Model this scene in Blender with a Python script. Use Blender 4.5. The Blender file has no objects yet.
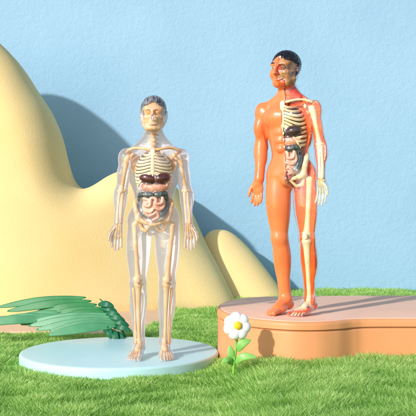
import bpy, math, random
import numpy as np
random.seed(7); rng = np.random.default_rng(11)
R = math.radians
scene = bpy.context.scene
COL = scene.collection
F, CAMZ = 900.0, 1.10                       # focal length in photo pixels, camera height

def at(px, py, Y):
    return ((px - 208) * Y / F, Y, CAMZ - (py - 208) * Y / F)

def lin(r, g, b):
    f = lambda c: (c / 255 / 12.92) if c / 255 <= 0.04045 else ((c / 255 + 0.055) / 1.055) ** 2.4
    return (f(r), f(g), f(b), 1.0)

def sstep(a, b, x):
    t = np.clip((x - a) / (b - a), 0, 1)
    return t * t * (3 - 2 * t)

# ------------------------------------------------------------------ materials
def new_mat(name):
    m = bpy.data.materials.new(name); m.use_nodes = True
    nt = m.node_tree; nt.nodes.clear()
    out = nt.nodes.new('ShaderNodeOutputMaterial')
    return m, nt, out

def noise(nt, scale, detail=3.0, rough=0.5, vec=None):
    n = nt.nodes.new('ShaderNodeTexNoise')
    n.inputs['Scale'].default_value = scale
    n.inputs['Detail'].default_value = detail
    n.inputs['Roughness'].default_value = rough
    if vec is None:
        tc = nt.nodes.new('ShaderNodeTexCoord'); vec = tc.outputs['Object']
    nt.links.new(vec, n.inputs['Vector'])
    return n

def plastic(name, c1, c2=None, rough=0.35, nscale=12, bump=0.0, bscale=60, coat=0.0, sss=0.0, spec=0.5, bdist=0.004):
    m, nt, out = new_mat(name)
    p = nt.nodes.new('ShaderNodeBsdfPrincipled')
    nt.links.new(p.outputs[0], out.inputs[0])
    n = noise(nt, nscale)
    ramp = nt.nodes.new('ShaderNodeValToRGB')
    ramp.color_ramp.elements[0].position = 0.3; ramp.color_ramp.elements[1].position = 0.7
    ramp.color_ramp.elements[0].color = c1; ramp.color_ramp.elements[1].color = c2 or c1
    nt.links.new(n.outputs['Fac'], ramp.inputs[0])
    nt.links.new(ramp.outputs[0], p.inputs['Base Color'])
    rr = nt.nodes.new('ShaderNodeMapRange')
    rr.inputs['To Min'].default_value = max(0.02, rough - 0.06); rr.inputs['To Max'].default_value = rough + 0.06
    nt.links.new(n.outputs['Fac'], rr.inputs['Value']); nt.links.new(rr.outputs[0], p.inputs['Roughness'])
    p.inputs['Coat Weight'].default_value = coat
    p.inputs['Coat Roughness'].default_value = 0.08
    p.inputs['Specular IOR Level'].default_value = spec
    if sss:
        p.inputs['Subsurface Weight'].default_value = sss
        p.inputs['Subsurface Radius'].default_value = (0.06, 0.02, 0.01)
        p.inputs['Subsurface Scale'].default_value = 0.3
    if bump:
        b = nt.nodes.new('ShaderNodeBump'); b.inputs['Strength'].default_value = bump
        b.inputs['Distance'].default_value = bdist
        n2 = noise(nt, bscale, 4)
        nt.links.new(n2.outputs['Fac'], b.inputs['Height']); nt.links.new(b.outputs[0], p.inputs['Normal'])
    return m

def clear_plastic(name, tint, milk_c, milk_mid, milk_edge, gloss=0.5, bump=0.15, bscale=25, fmin=.15, grough=.12, trans=.45):
    """clear moulded plastic: see-through, a little milky where the wall is seen edge-on, glossy"""
    m, nt, out = new_mat(name)
    L = nt.links
    tr = nt.nodes.new('ShaderNodeBsdfTransparent'); tr.inputs[0].default_value = tint
    df = nt.nodes.new('ShaderNodeBsdfDiffuse'); df.inputs[0].default_value = milk_c
    tl = nt.nodes.new('ShaderNodeBsdfTranslucent'); tl.inputs[0].default_value = milk_c
    mk = nt.nodes.new('ShaderNodeMixShader'); mk.inputs[0].default_value = trans
    L.new(df.outputs[0], mk.inputs[1]); L.new(tl.outputs[0], mk.inputs[2])
    lw = nt.nodes.new('ShaderNodeLayerWeight'); lw.inputs['Blend'].default_value = 0.35
    mr = nt.nodes.new('ShaderNodeMapRange'); mr.interpolation_type = 'SMOOTHSTEP'
    mr.inputs['From Min'].default_value = fmin; mr.inputs['From Max'].default_value = 1.0
    mr.inputs['To Min'].default_value = milk_mid; mr.inputs['To Max'].default_value = milk_edge
    L.new(lw.outputs['Facing'], mr.inputs['Value'])
    body = nt.nodes.new('ShaderNodeMixShader')
    L.new(mr.outputs[0], body.inputs[0]); L.new(tr.outputs[0], body.inputs[1]); L.new(mk.outputs[0], body.inputs[2])
    gl = nt.nodes.new('ShaderNodeBsdfGlossy'); gl.inputs['Roughness'].default_value = grough
    gl.inputs['Color'].default_value = (1, 1, 1, 1)
    fr = nt.nodes.new('ShaderNodeLayerWeight'); fr.inputs['Blend'].default_value = 0.5
    pw = nt.nodes.new('ShaderNodeMath'); pw.operation = 'POWER'; pw.inputs[1].default_value = 4.0
    mu = nt.nodes.new('ShaderNodeMath'); mu.operation = 'MULTIPLY_ADD'
    mu.inputs[1].default_value = 0.45 * gloss; mu.inputs[2].default_value = 0.045 * gloss; mu.use_clamp = True
    L.new(fr.outputs['Facing'], pw.inputs[0]); L.new(pw.outputs[0], mu.inputs[0])
    fin = nt.nodes.new('ShaderNodeMixShader')
    L.new(mu.outputs[0], fin.inputs[0]); L.new(body.outputs[0], fin.inputs[1]); L.new(gl.outputs[0], fin.inputs[2])
    b = nt.nodes.new('ShaderNodeBump'); b.inputs['Strength'].default_value = bump; b.inputs['Distance'].default_value = 0.02
    n2 = noise(nt, bscale, 2)
    L.new(n2.outputs['Fac'], b.inputs['Height'])
    for s in (gl.inputs['Normal'], fr.inputs['Normal'], lw.inputs['Normal']): L.new(b.outputs[0], s)
    L.new(fin.outputs[0], out.inputs[0])
    return m

M = {}
M['bone_tan'] = plastic('bone_tan', lin(227, 172, 116), lin(238, 198, 152), 0.38, 14, 0.2, 50)
M['bone_rib'] = plastic('bone_rib', lin(236, 212, 172), lin(243, 226, 196), 0.35, 16, 0.15, 60)
M['bone_cream'] = plastic('bone_cream', lin(240, 205, 150), lin(250, 230, 190), 0.33, 14, 0.2, 50, coat=0.2)
M['skull_tan'] = plastic('skull_tan', lin(180, 116, 66), lin(212, 152, 98), 0.4, 22, 0.3, 50)
M['amber'] = plastic('amber', lin(228, 150, 72), lin(236, 168, 90), 0.45, 20)
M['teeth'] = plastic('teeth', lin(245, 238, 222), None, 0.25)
M['liver'] = plastic('liver', lin(58, 26, 26), lin(92, 44, 40), 0.18, 26, 0.4, 40, coat=0.6)
M['liver_grey'] = plastic('liver_grey', lin(48, 34, 34), lin(80, 60, 58), 0.18, 26, 0.4, 40, coat=0.6)
M['skull_dark'] = plastic('skull_dark', lin(104, 60, 32), lin(128, 78, 44), 0.5, 20)
M['heart'] = plastic('heart', lin(196, 108, 88), lin(214, 140, 116), 0.25, 20, 0.2, 40, coat=0.3)
M['stomach'] = plastic('stomach', lin(216, 142, 112), lin(232, 172, 142), 0.28, 16, 0.2, 50, coat=0.3)
M['gut'] = plastic('gut', lin(222, 160, 136), lin(236, 188, 164), 0.3, 18, 0.15, 50, coat=0.3)
M['colon'] = plastic('colon', lin(24, 32, 32), lin(92, 106, 100), 0.2, 120, 0.9, 120, coat=0.4)
M['muscle'] = plastic('muscle', lin(224, 70, 10), lin(240, 98, 24), 0.25, 9, 0.25, 34, coat=0.3)
M['bladder'] = plastic('bladder', lin(186, 92, 82), lin(204, 120, 108), 0.3, 10, coat=0.3)
M['skin'] = plastic('skin', lin(237, 118, 62), lin(242, 138, 84), 0.27, 4, 0.06, 60, coat=0.25)
M['skin_face'] = M['skin']
M['brow'] = plastic('brow', lin(60, 34, 24), None, 0.5)
M['lip'] = plastic('lip', lin(214, 92, 62), None, 0.4)
M['eye_white'] = plastic('eye_white', lin(240, 236, 230), None, 0.2)
M['iris'] = plastic('iris', lin(40, 26, 20), None, 0.2)
def hair_mat(name, c1, c2, rough):
    m, nt, out = new_mat(name); L = nt.links
    p = nt.nodes.new('ShaderNodeBsdfPrincipled'); L.new(p.outputs[0], out.inputs[0])
    tc = nt.nodes.new('ShaderNodeTexCoord'); mp = nt.nodes.new('ShaderNodeMapping')
    mp.inputs['Scale'].default_value = (120, 26, 40); L.new(tc.outputs['Object'], mp.inputs['Vector'])
    n = noise(nt, 1.0, 3, 0.5, mp.outputs[0])
    r = nt.nodes.new('ShaderNodeValToRGB'); r.color_ramp.elements[0].position = .35; r.color_ramp.elements[1].position = .65
    r.color_ramp.elements[0].color = c1; r.color_ramp.elements[1].color = c2
    L.new(n.outputs['Fac'], r.inputs[0]); L.new(r.outputs[0], p.inputs['Base Color'])
    p.inputs['Roughness'].default_value = rough
    b = nt.nodes.new('ShaderNodeBump'); b.inputs['Strength'].default_value = 0.9; b.inputs['Distance'].default_value = 0.012
    L.new(n.outputs['Fac'], b.inputs['Height']); L.new(b.outputs[0], p.inputs['Normal'])
    return m, nt, p, out
M['hair_black'] = hair_mat('hair_black', lin(14, 13, 15), lin(34, 31, 33), 0.25)[0]
hm, nt, p, out = hair_mat('hair_clear', lin(8, 8, 12), lin(168, 168, 178), 0.15)
tr = nt.nodes.new('ShaderNodeBsdfTransparent'); mx = nt.nodes.new('ShaderNodeMixShader'); mx.inputs[0].default_value = 0.66
nt.links.new(tr.outputs[0], mx.inputs[1]); nt.links.new(p.outputs[0], mx.inputs[2]); nt.links.new(mx.outputs[0], out.inputs[0])
M['hair_clear'] = hm
M['clear'] = clear_plastic('clear', (1, 1, 1, 1), lin(246, 245, 250), 0.09, 0.80, 1.6, .2, 18, .36, .06)
M['frosted'] = clear_plastic('frosted', (0.96, 0.95, 0.97, 1), lin(244, 242, 250), 0.84, 0.88, 0.4, trans=.25)
M['lung_shade'] = plastic('lung_shade', lin(58, 54, 60), lin(84, 76, 80), 0.35, 20, 0.2, 40)  # dark colour stands in for shade in the gaps between ribs
M['clear_thin'] = clear_plastic('clear_thin', (1, 1, 1, 1), lin(250, 240, 236), 0.0, 0.95, 2.2, 0.3, 14, .34, .05)

# setting materials
def wall_mat():
    m, nt, out = new_mat('plaster_blue'); L = nt.links
    p = nt.nodes.new('ShaderNodeBsdfPrincipled'); L.new(p.outputs[0], out.inputs[0])
    p.inputs['Roughness'].default_value = 0.8
    n = noise(nt, 0.9, 5, 0.6); n1 = noise(nt, 40, 6, 0.65); n2 = noise(nt, 17, 3, 0.5)
    r = nt.nodes.new('ShaderNodeValToRGB'); r.color_ramp.elements[0].position = .3; r.color_ramp.elements[1].position = .7
    r.color_ramp.elements[0].color = lin(146, 186, 214); r.color_ramp.elements[1].color = lin(155, 194, 221)
    L.new(n.outputs['Fac'], r.inputs[0]); L.new(r.outputs[0], p.inputs['Base Color'])
    ad = nt.nodes.new('ShaderNodeMath'); ad.operation = 'ADD'
    L.new(n1.outputs['Fac'], ad.inputs[0]); L.new(n2.outputs['Fac'], ad.inputs[1])
    b = nt.nodes.new('ShaderNodeBump'); b.inputs['Strength'].default_value = 0.3; b.inputs['Distance'].default_value = 0.02
    L.new(ad.outputs[0], b.inputs['Height']); L.new(b.outputs[0], p.inputs['Normal'])
    return m
M['wall'] = wall_mat()
M['dune'] = plastic('dune_yellow', lin(236, 206, 140), lin(241, 215, 156), 0.85, 1.2, 0.35, 60, spec=0.2, bdist=0.006)
M['peach'] = plastic('peach', lin(232, 190, 150), lin(238, 200, 164), 0.8, 3, 0.2, 40)
M['soil'] = plastic('soil', lin(60, 92, 36), lin(84, 116, 50), 0.9, 6, 0.5, 30)
M['terracotta'] = plastic('terracotta', lin(222, 150, 98), lin(228, 160, 108), 0.5, 3, 0.12, 90)
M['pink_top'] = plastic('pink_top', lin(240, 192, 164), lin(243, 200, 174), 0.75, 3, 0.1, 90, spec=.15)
M['mint'] = plastic('mint', lin(190, 228, 232), lin(198, 234, 238), 0.35, 2, 0.06, 80)
M['petal'] = plastic('petal', lin(240, 240, 238), lin(246, 246, 244), 0.4, 8, 0.06, 30)
M['yolk'] = plastic('yolk', lin(250, 190, 20), lin(252, 206, 40), 0.4, 14, 0.3, 90)
M['stem'] = plastic('stem', lin(110, 180, 50), lin(130, 196, 66), 0.4, 10)
M['leaf'] = plastic('leaf', lin(120, 180, 84), lin(142, 198, 104), 0.4, 10, 0.1, 30)
M['frond_a'] = plastic('frond_green', lin(36, 116, 62), lin(56, 136, 78), 0.45, 6, 0.1, 30, spec=.3)
M['frond_b'] = plastic('frond_bluegreen', lin(60, 132, 88), lin(92, 156, 112), 0.42, 6, 0.1, 30, spec=.35)
M['frond_c'] = plastic('frond_dark', lin(16, 88, 56), lin(28, 106, 70), 0.42, 8, 0.1, 30, spec=.35)

def grass_mat():
    m, nt, out = new_mat('grass'); L = nt.links
    at_ = nt.nodes.new('ShaderNodeAttribute'); at_.attribute_name = 'tone'
    r = nt.nodes.new('ShaderNodeValToRGB')
    r.color_ramp.elements[0].color = lin(132, 186, 84); r.color_ramp.elements[1].color = lin(224, 242, 164)
    e = r.color_ramp.elements.new(0.5); e.color = lin(182, 222, 120)
    L.new(at_.outputs['Fac'], r.inputs[0])
    d = nt.nodes.new('ShaderNodeBsdfPrincipled'); d.inputs['Roughness'].default_value = 0.5
    d.inputs['Specular IOR Level'].default_value = 0.3
    t = nt.nodes.new('ShaderNodeBsdfTranslucent'); mx = nt.nodes.new('ShaderNodeMixShader'); mx.inputs[0].default_value = 0.5
    L.new(r.outputs[0], d.inputs['Base Color']); L.new(r.outputs[0], t.inputs[0])
    L.new(d.outputs[0], mx.inputs[1]); L.new(t.outputs[0], mx.inputs[2]); L.new(mx.outputs[0], out.inputs[0])
    return m
M['grass'] = grass_mat()

# ------------------------------------------------------------------ object helpers
def mesh_np(name, V, Fc, smooth=True):
    """V (n,3) array; Fc list of (m,k) int arrays"""
    me = bpy.data.meshes.new(name)
    V = np.ascontiguousarray(V, dtype=np.float32)
    if not isinstance(Fc, (list, tuple)): Fc = [Fc]
    Fc = [np.asarray(f, dtype=np.int32) for f in Fc if len(f)]
    me.vertices.add(len(V)); me.vertices.foreach_set('co', V.ravel())
    loops = np.concatenate([f.ravel() for f in Fc])
    tot = np.concatenate([np.full(len(f), f.shape[1], np.int32) for f in Fc])
    start = np.concatenate([[0], np.cumsum(tot)[:-1]]).astype(np.int32)
    me.loops.add(len(loops)); me.loops.foreach_set('vertex_index', loops)
    me.polygons.add(len(tot)); me.polygons.foreach_set('loop_start', start); me.polygons.foreach_set('loop_total', tot)
    me.polygons.foreach_set('use_smooth', np.full(len(tot), smooth))
    me.update(calc_edges=True); me.validate()
    return me

def obj(name, geo, mat, parent=None):
    me = geo if isinstance(geo, bpy.types.Mesh) else mesh_np(name, *geo)
    if mat is not None and not me.materials: me.materials.append(mat)
    o = bpy.data.objects.new(name, me); COL.objects.link(o)
    if parent is not None: o.parent = parent
    return o

def thing(name, label, cat, loc=(0, 0, 0), rz=0):
    o = bpy.data.objects.new(name, None); COL.objects.link(o)
    o.location = loc; o.rotation_euler = (0, 0, rz); o.empty_display_size = 0.1
    o['label'] = label; o['category'] = cat
    return o

def tag(o, label, cat):
    o['label'] = label; o['category'] = cat; return o

def merge(*geos):
    Vs, Q, T, n = [], [], [], 0
    for V, Fs in geos:
        if not isinstance(Fs, (list, tuple)): Fs = [Fs]
        Vs.append(V)
        for f in Fs:
            f = np.asarray(f)
            if len(f) == 0: continue
            (Q if f.shape[1] == 4 else T).append(f + n)
        n += len(V)
    out = []
    if Q: out.append(np.concatenate(Q))
    if T: out.append(np.concatenate(T))
    return np.concatenate(Vs), out

def catmull(P, n):
    P = np.asarray(P, float); m = len(P)
    if m < 3:
        t = np.linspace(0, 1, n)[:, None]; return P[0] + (P[-1] - P[0]) * t
    out = []
    for u in np.linspace(0, m - 1, n):
        i = min(int(u), m - 2); t = u - i
        p0 = P[max(i - 1, 0)]; p1 = P[i]; p2 = P[i + 1]; p3 = P[min(i + 2, m - 1)]
        if i == 0: p0 = 2 * p1 - p2
        if i == m - 2: p3 = 2 * p2 - p1
        out.append(0.5 * ((2 * p1) + (-p0 + p2) * t + (2 * p0 - 5 * p1 + 4 * p2 - p3) * t * t + (-p0 + 3 * p1 - 3 * p2 + p3) * t ** 3))
    return np.array(out)

def tube(P, rad, n=24, seg=10, flat=None, up=(0, 0, 1)):
    """swept tube, rounded ends; rad = list of radii along P; flat = (a, b) cross-section scale (a along up-ish, b sideways)"""
    C = catmull(P, n)
    rr = np.interp(np.linspace(0, 1, n), np.linspace(0, 1, len(rad)), rad)
    T = np.gradient(C, axis=0); T /= np.linalg.norm(T, axis=1)[:, None] + 1e-9
    # rounded caps
    s = [C[0] - T[0] * rr[0] * q for q in (0.98, 0.75)]; sr = [rr[0] * q for q in (0.2, 0.66)]
    e = [C[-1] + T[-1] * rr[-1] * q for q in (0.75, 0.98)]; er = [rr[-1] * q for q in (0.66, 0.2)]
    C = np.concatenate([s, C, e]); rr = np.concatenate([sr, rr, er])
    T = np.concatenate([[T[0]] * 2, T, [T[-1]] * 2])
    up = np.asarray(up, float); V = []
    fa, fb = flat or (1, 1)
    nrm = up - T[0] * np.dot(up, T[0])
    if np.linalg.norm(nrm) < 1e-3: nrm = np.cross(T[0], (1, 0, 0))
    nrm /= np.linalg.norm(nrm)
    a = np.linspace(0, 2 * np.pi, seg, endpoint=False)
    for i in range(len(C)):
        if flat is not None:
            q = up - T[i] * np.dot(up, T[i])
            if np.linalg.norm(q) > 0.05: nrm = q
        nrm = nrm - T[i] * np.dot(nrm, T[i]); nrm /= np.linalg.norm(nrm)
        bi = np.cross(T[i], nrm)
        V.append(C[i] + rr[i] * (np.cos(a)[:, None] * nrm * fa + np.sin(a)[:, None] * bi * fb))
    N = len(C); V = np.concatenate(V)
    idx = np.arange(N * seg).reshape(N, seg)
    q = np.stack([idx[:-1], np.roll(idx, -1, 1)[:-1], np.roll(idx, -1, 1)[1:], idx[1:]], -1).reshape(-1, 4)
    c0, c1 = len(V), len(V) + 1
    V = np.concatenate([V, [C[0] - T[0] * rr[0] * 0.1], [C[-1] + T[-1] * rr[-1] * 0.1]])
    t0 = np.stack([np.full(seg, c0), np.roll(idx[0], -1), idx[0]], -1)
    t1 = np.stack([np.full(seg, c1), idx[-1], np.roll(idx[-1], -1)], -1)
    return V, [q, np.concatenate([t0, t1])]

# ------------------------------------------------------------------ sculpting on a distance grid
def rotm(rx=0, ry=0, rz=0):
    cx, sx, cy, sy, cz, sz = math.cos(rx), math.sin(rx), math.cos(ry), math.sin(ry), math.cos(rz), math.sin(rz)
    X = np.array([[1, 0, 0], [0, cx, -sx], [0, sx, cx]]); Y = np.array([[cy, 0, sy], [0, 1, 0], [-sy, 0, cy]]); Z = np.array([[cz, -sz, 0], [sz, cz, 0], [0, 0, 1]])
    return Z @ Y @ X

class Clay:
    def __init__(s, lo, hi, h):
        s.lo = np.array(lo, float); s.h = h
        s.n = np.ceil((np.array(hi, float) - s.lo) / h).astype(int) + 1
        s.d = np.full(s.n, 0.5, np.float32)
        s.ax = [(s.lo[i] + np.arange(s.n[i]) * h).astype(np.float32) for i in range(3)]
    def sub(s, lo, hi):
        a = np.clip(np.floor((np.array(lo) - s.lo) / s.h).astype(int), 0, s.n)
        b = np.clip(np.ceil((np.array(hi) - s.lo) / s.h).astype(int) + 1, 0, s.n)
        sl = tuple(slice(int(a[i]), int(b[i])) for i in range(3))
        return sl, s.ax[0][sl[0]][:, None, None], s.ax[1][sl[1]][None, :, None], s.ax[2][sl[2]][None, None, :]
    def blend(s, sl, d, k, cut=False):
        o = s.d[sl]
        if o.size == 0: return
        if cut:
            d = -d
            if k > 0:
                hh = np.maximum(k - np.abs(o - d), 0) / k; s.d[sl] = np.maximum(o, d) + hh * hh * k * .25
            else: s.d[sl] = np.maximum(o, d)
        else:
            if k > 0:
                hh = np.maximum(k - np.abs(o - d), 0) / k; s.d[sl] = np.minimum(o, d) - hh * hh * k * .25
            else: s.d[sl] = np.minimum(o, d)
    def cone(s, a, b, r1, r2, k=0.01, cut=False):
        a = np.array(a, float); b = np.array(b, float); m = max(r1, r2) + k + 4 * s.h
        sl, x, y, z = s.sub(np.minimum(a, b) - m, np.maximum(a, b) + m)
        ab = b - a; L = max(float(ab @ ab), 1e-9)
        t = np.clip(((x - a[0]) * ab[0] + (y - a[1]) * ab[1] + (z - a[2]) * ab[2]) / L, 0, 1)
        d = np.sqrt((x - a[0] - t * ab[0]) ** 2 + (y - a[1] - t * ab[1]) ** 2 + (z - a[2] - t * ab[2]) ** 2) - (r1 + (r2 - r1) * t)
        s.blend(sl, d.astype(np.float32), k, cut)
    def chain(s, P, rads, k=0.01, cut=False):
        for i in range(len(P) - 1): s.cone(P[i], P[i + 1], rads[i], rads[i + 1], k, cut)
    def ell(s, c, r, k=0.01, rot=None, cut=False):
        c = np.array(c, float); r = np.array(r, float); m = (r.max() if rot is not None else r) + k + 4 * s.h
        sl, x, y, z = s.sub(c - m, c + m)
        x = x - c[0]; y = y - c[1]; z = z - c[2]
        if rot is not None:
            q = np.asarray(rot).T
            x, y, z = (q[0, 0] * x + q[0, 1] * y + q[0, 2] * z, q[1, 0] * x + q[1, 1] * y + q[1, 2] * z, q[2, 0] * x + q[2, 1] * y + q[2, 2] * z)
        k0 = np.sqrt((x / r[0]) ** 2 + (y / r[1]) ** 2 + (z / r[2]) ** 2)
        k1 = np.sqrt((x / r[0] ** 2) ** 2 + (y / r[1] ** 2) ** 2 + (z / r[2] ** 2) ** 2) + 1e-6
        d = np.where(k0 < 1e-3, -r.min(), k0 * (k0 - 1) / k1)
        s.blend(sl, d.astype(np.float32), k, cut)
    def grid(s):
        return s.ax[0][:, None, None], s.ax[1][None, :, None], s.ax[2][None, None, :]
    def mesh(s, d=None):
        d = s.d if d is None else d
        d = np.pad(d, 1, constant_values=0.5); lo = s.lo - s.h
        ins = d < 0
        n = np.array(d.shape)
        cnt = np.zeros(n - 1, np.int8)
        for i in (0, 1):
            for j in (0, 1):
                for k in (0, 1):
                    cnt += ins[i:n[0] - 1 + i, j:n[1] - 1 + j, k:n[2] - 1 + k]
        act = (cnt > 0) & (cnt < 8)
        I = np.argwhere(act)
        vid = np.full(n - 1, -1, np.int32); vid[act] = np.arange(len(I))
        cv = [[[d[I[:, 0] + i, I[:, 1] + j, I[:, 2] + k] for k in (0, 1)] for j in (0, 1)] for i in (0, 1)]
        acc = np.zeros((len(I), 3)); num = np.zeros(len(I))
        corners = [(i, j, k) for i in (0, 1) for j in (0, 1) for k in (0, 1)]
        for c in corners:
            for axx in range(3):
                if c[axx] == 1: continue
                e = list(c); e[axx] = 1
                a = cv[c[0]][c[1]][c[2]]; b = cv[e[0]][e[1]][e[2]]
                cr = (a < 0) != (b < 0)
                t = np.where(cr, a / np.where(cr, a - b, 1), 0)
                p = np.tile(np.array(c, float), (len(I), 1)); p[:, axx] = t
                acc += np.where(cr[:, None], p, 0); num += cr
        V = lo + (I + acc / num[:, None]) * s.h
        faces = []
        for axx in range(3):
            u, w = (axx + 1) % 3, (axx + 2) % 3
            sa = [slice(None)] * 3; sb = [slice(None)] * 3
            sa[axx] = slice(0, n[axx] - 1); sb[axx] = slice(1, n[axx])
            A = ins[tuple(sa)]; B = ins[tuple(sb)]
            E = np.argwhere(A != B)
            E = E[(E[:, u] > 0) & (E[:, w] > 0) & (E[:, u] < n[u] - 1) & (E[:, w] < n[w] - 1)]
            fl = A[E[:, 0], E[:, 1], E[:, 2]]
            def cell(du, dw):
                q = E.copy(); q[:, u] -= du; q[:, w] -= dw
                return vid[q[:, 0], q[:, 1], q[:, 2]]
            q = np.stack([cell(0, 0), cell(1, 0), cell(1, 1), cell(0, 1)], -1)
            q[~fl] = q[~fl][:, ::-1]
            faces.append(q)
        return V, [np.concatenate(faces)]

def smooth_geo(geo, it=1):
    V, Fs = geo; V = np.array(V, float)
    E = []
    for f in Fs:
        k = f.shape[1]
        for i in range(k): E.append(np.stack([f[:, i], f[:, (i + 1) % k]], -1))
    E = np.concatenate(E)
    for _ in range(it):
        acc = np.zeros_like(V); c = np.zeros(len(V))
        for ax in range(3): acc[:, ax] = np.bincount(E[:, 0], V[E[:, 1], ax], len(V)) + np.bincount(E[:, 1], V[E[:, 0], ax], len(V))
        c = np.bincount(E[:, 0], minlength=len(V)) + np.bincount(E[:, 1], minlength=len(V))
        V = 0.5 * V + 0.5 * acc / np.maximum(c, 1)[:, None]
    return V, Fs

# ------------------------------------------------------------------ body of the anatomy models (faces -Y, 1.74 high)
def sh(s): return np.array([s * .176, .012, 1.355])
def el(s): return np.array([s * .216, .02, 1.115])
def wr(s): return np.array([s * .230, -.02, .895])
def hp(s): return np.array([s * .088, .005, .905])
def kn(s): return np.array([s * .098, -.008, .50])
def an(s): return np.array([s * .086, .02, .085])

def fingers(s):
    """four finger chains and a thumb, palm to the front, thumb to the outside"""
    w = wr(s); out = []
    data = [(.0295, .066, .012), (.0098, .078, .0), (-.0098, .074, -.004), (-.0290, .058, -.006)]   # outward offset, length, z of knuckle
    for off, L, dz in data:
        bx = w[0] + s * (off + .012); z0 = w[2] - .098 + dz * .5
        sp = s * off * .12
        out.append([np.array([bx, w[1] - .004, z0]), np.array([bx + sp * .4, w[1] - .012, z0 - L * .45]),
                    np.array([bx + sp * .7, w[1] - .022, z0 - L * .78]), np.array([bx + sp * .8, w[1] - .034, z0 - L])])
    th = [np.array([w[0] + s * .026, w[1] - .010, w[2] - .030]), np.array([w[0] + s * .052, w[1] - .022, w[2] - .064]),
          np.array([w[0] + s * .060, w[1] - .030, w[2] - .092]), np.array([w[0] + s * .061, w[1] - .034, w[2] - .112])]
    return out, th

def toes(s):
    a = an(s); out = []
    for i, (off, y0, y1, r) in enumerate([(-.026, -.115, -.168, .0155), (-.004, -.118, -.166, .0115), (.013, -.112, -.157, .0105), (.028, -.104, -.145, .0098), (.041, -.094, -.130, .009)]):
        x = a[0] + s * off
        out.append([np.array([x, y0, .026 - i * .001]), np.array([x + s * off * .1, (y0 + y1) / 2 - .006, .023]), np.array([x + s * off * .12, y1, r + .001])])
    return out

body = Clay((-.345, -.20, -.012), (.345, .165, 1.765), 0.0042)
def sculpt():
    c = body
    # torso
    c.ell((0, .012, 1.265), (.150, .108, .165), .03)
    c.ell((0, .012, 1.10), (.131, .090, .15), .06)
    c.ell((0, .012, .955), (.158, .098, .115), .05)
    c.cone((0, .02, 1.44), (0, .012, 1.575), .063, .056, .03)
    for s in (-1, 1):
        c.cone((s * .035, .03, 1.478), (s * .150, .020, 1.368), .036, .044, .05)       # trapezius
        c.ell((s * .072, -.066, 1.302), (.080, .042, .062), .03, rotm(0, s * .25, s * .18))  # pectoral
        c.ell((s * .118, .045, 1.24), (.042, .06, .13), .04)                            # side of the back
        c.ell((s * .080, .072, .915), (.078, .062, .085), .04)                          # buttock
        c.ell((s * .182, .012, 1.338), (.054, .056, .078), .04, rotm(0, s * .22, 0))    # deltoid
        c.cone(sh(s), el(s), .046, .041, .02)
        c.ell((s * .203, -.008, 1.245), (.040, .042, .075), .02, rotm(0, -s * .15, 0))  # biceps
        c.cone(el(s), wr(s), .042, .031, .02)
        c.ell(el(s) + np.array([s * .008, -.006, -.055]), (.044, .042, .075), .02)
        # hand
        w = wr(s)
        c.cone(w, w + np.array([s * .006, -.002, -.03]), .030, .028, .015)
        c.ell(w + np.array([s * .012, -.003, -.062]), (.043, .019, .054), .015)
        c.ell(w + np.array([s * .03, -.012, -.045]), (.02, .016, .03), .012, rotm(0, -s * .4, 0))
        fs, th = fingers(s)
        for f in fs: c.chain(f, [.0100, .0100, .0096, .0086], .002)
        c.chain(th, [.013, .012, .011, .009], .004)
        # legs
        c.cone(hp(s), kn(s), .086, .055, .035)
        c.ell((s * .099, -.012, .73), (.076, .080, .20), .03)
        c.ell(kn(s) + np.array([0, -.018, .0]), (.042, .042, .055), .02)
        c.cone(kn(s), an(s), .053, .038, .02)
        c.ell((s * .096, .026, .375), (.057, .054, .15), .03)
        c.ell(an(s) + np.array([0, 0, 0]), (.042, .040, .045), .02)
        # foot
        a = an(s)
        c.ell((a[0], .052, .034), (.037, .040, .036), .02)
        c.cone((a[0], .01, .075), (a[0] + s * .006, -.085, .036), .036, .028, .02)
        c.ell((a[0] + s * .006, -.055, .024), (.050, .088, .027), .015)
        for t, r in zip(toes(s), [.0155, .0115, .0105, .0098, .009]): c.chain(t, [r * 1.1, r, r], .004)
        c.ell((s * .061, -.083, 1.292), (.007, .006, .007), .004)
    # stomach relief
    for z in (1.20, 1.145, 1.09):
        for s in (-1, 1): c.ell((s * .032, -.078, z), (.030, .016, .026), .012)
    c.cone((0, -.094, 1.24), (0, -.092, 1.02), .004, .004, .012, True)
    c.ell((0, -.090, 1.035), (.006, .012, .008), .006, None, True)
    c.ell((0, -.075, .885), (.038, .038, .042), .03)
    # head
    c.ell((0, .016, 1.662), (.080, .095, .080), .01)
    c.ell((0, -.022, 1.61), (.069, .072, .092), .03)
    c.ell((0, -.060, 1.545), (.036, .034, .026), .025)
    for s in (-1, 1):
        c.cone((s * .065, .004, 1.592), (s * .030, -.062, 1.540), .025, .022, .025)
        c.ell((s * .046, -.058, 1.602), (.024, .026, .026), .02)                        # cheek
        c.ell((s * .030, -.094, 1.636), (.020, .018, .012), .012, None, True)           # eye socket
        c.ell((s * .030, -.074, 1.636), (.015, .016, .012), .004)
        c.cone((s * .012, -.092, 1.654), (s * .05, -.078, 1.657), .008, .007, .012)     # brow ridge
        c.ell((s * .086, .018, 1.625), (.012, .020, .029), .008, rotm(.12, s * .06, s * .30))
        c.ell((s * .097, .012, 1.628), (.006, .012, .020), .006, None, True)
        c.ell((s * .012, -.104, 1.597), (.009, .011, .009), .006)
    c.cone((0, -.090, 1.648), (0, -.116, 1.600), .009, .0125, .010)
    c.ell((0, -.092, 1.573), (.024, .013, .0065), .005)
    c.ell((0, -.090, 1.561), (.021, .013, .0075), .005)
    c.ell((0, -.106, 1.567), (.022, .010, .0022), .003, None, True)
sculpt()
BX, BY, BZ = body.grid()
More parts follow.
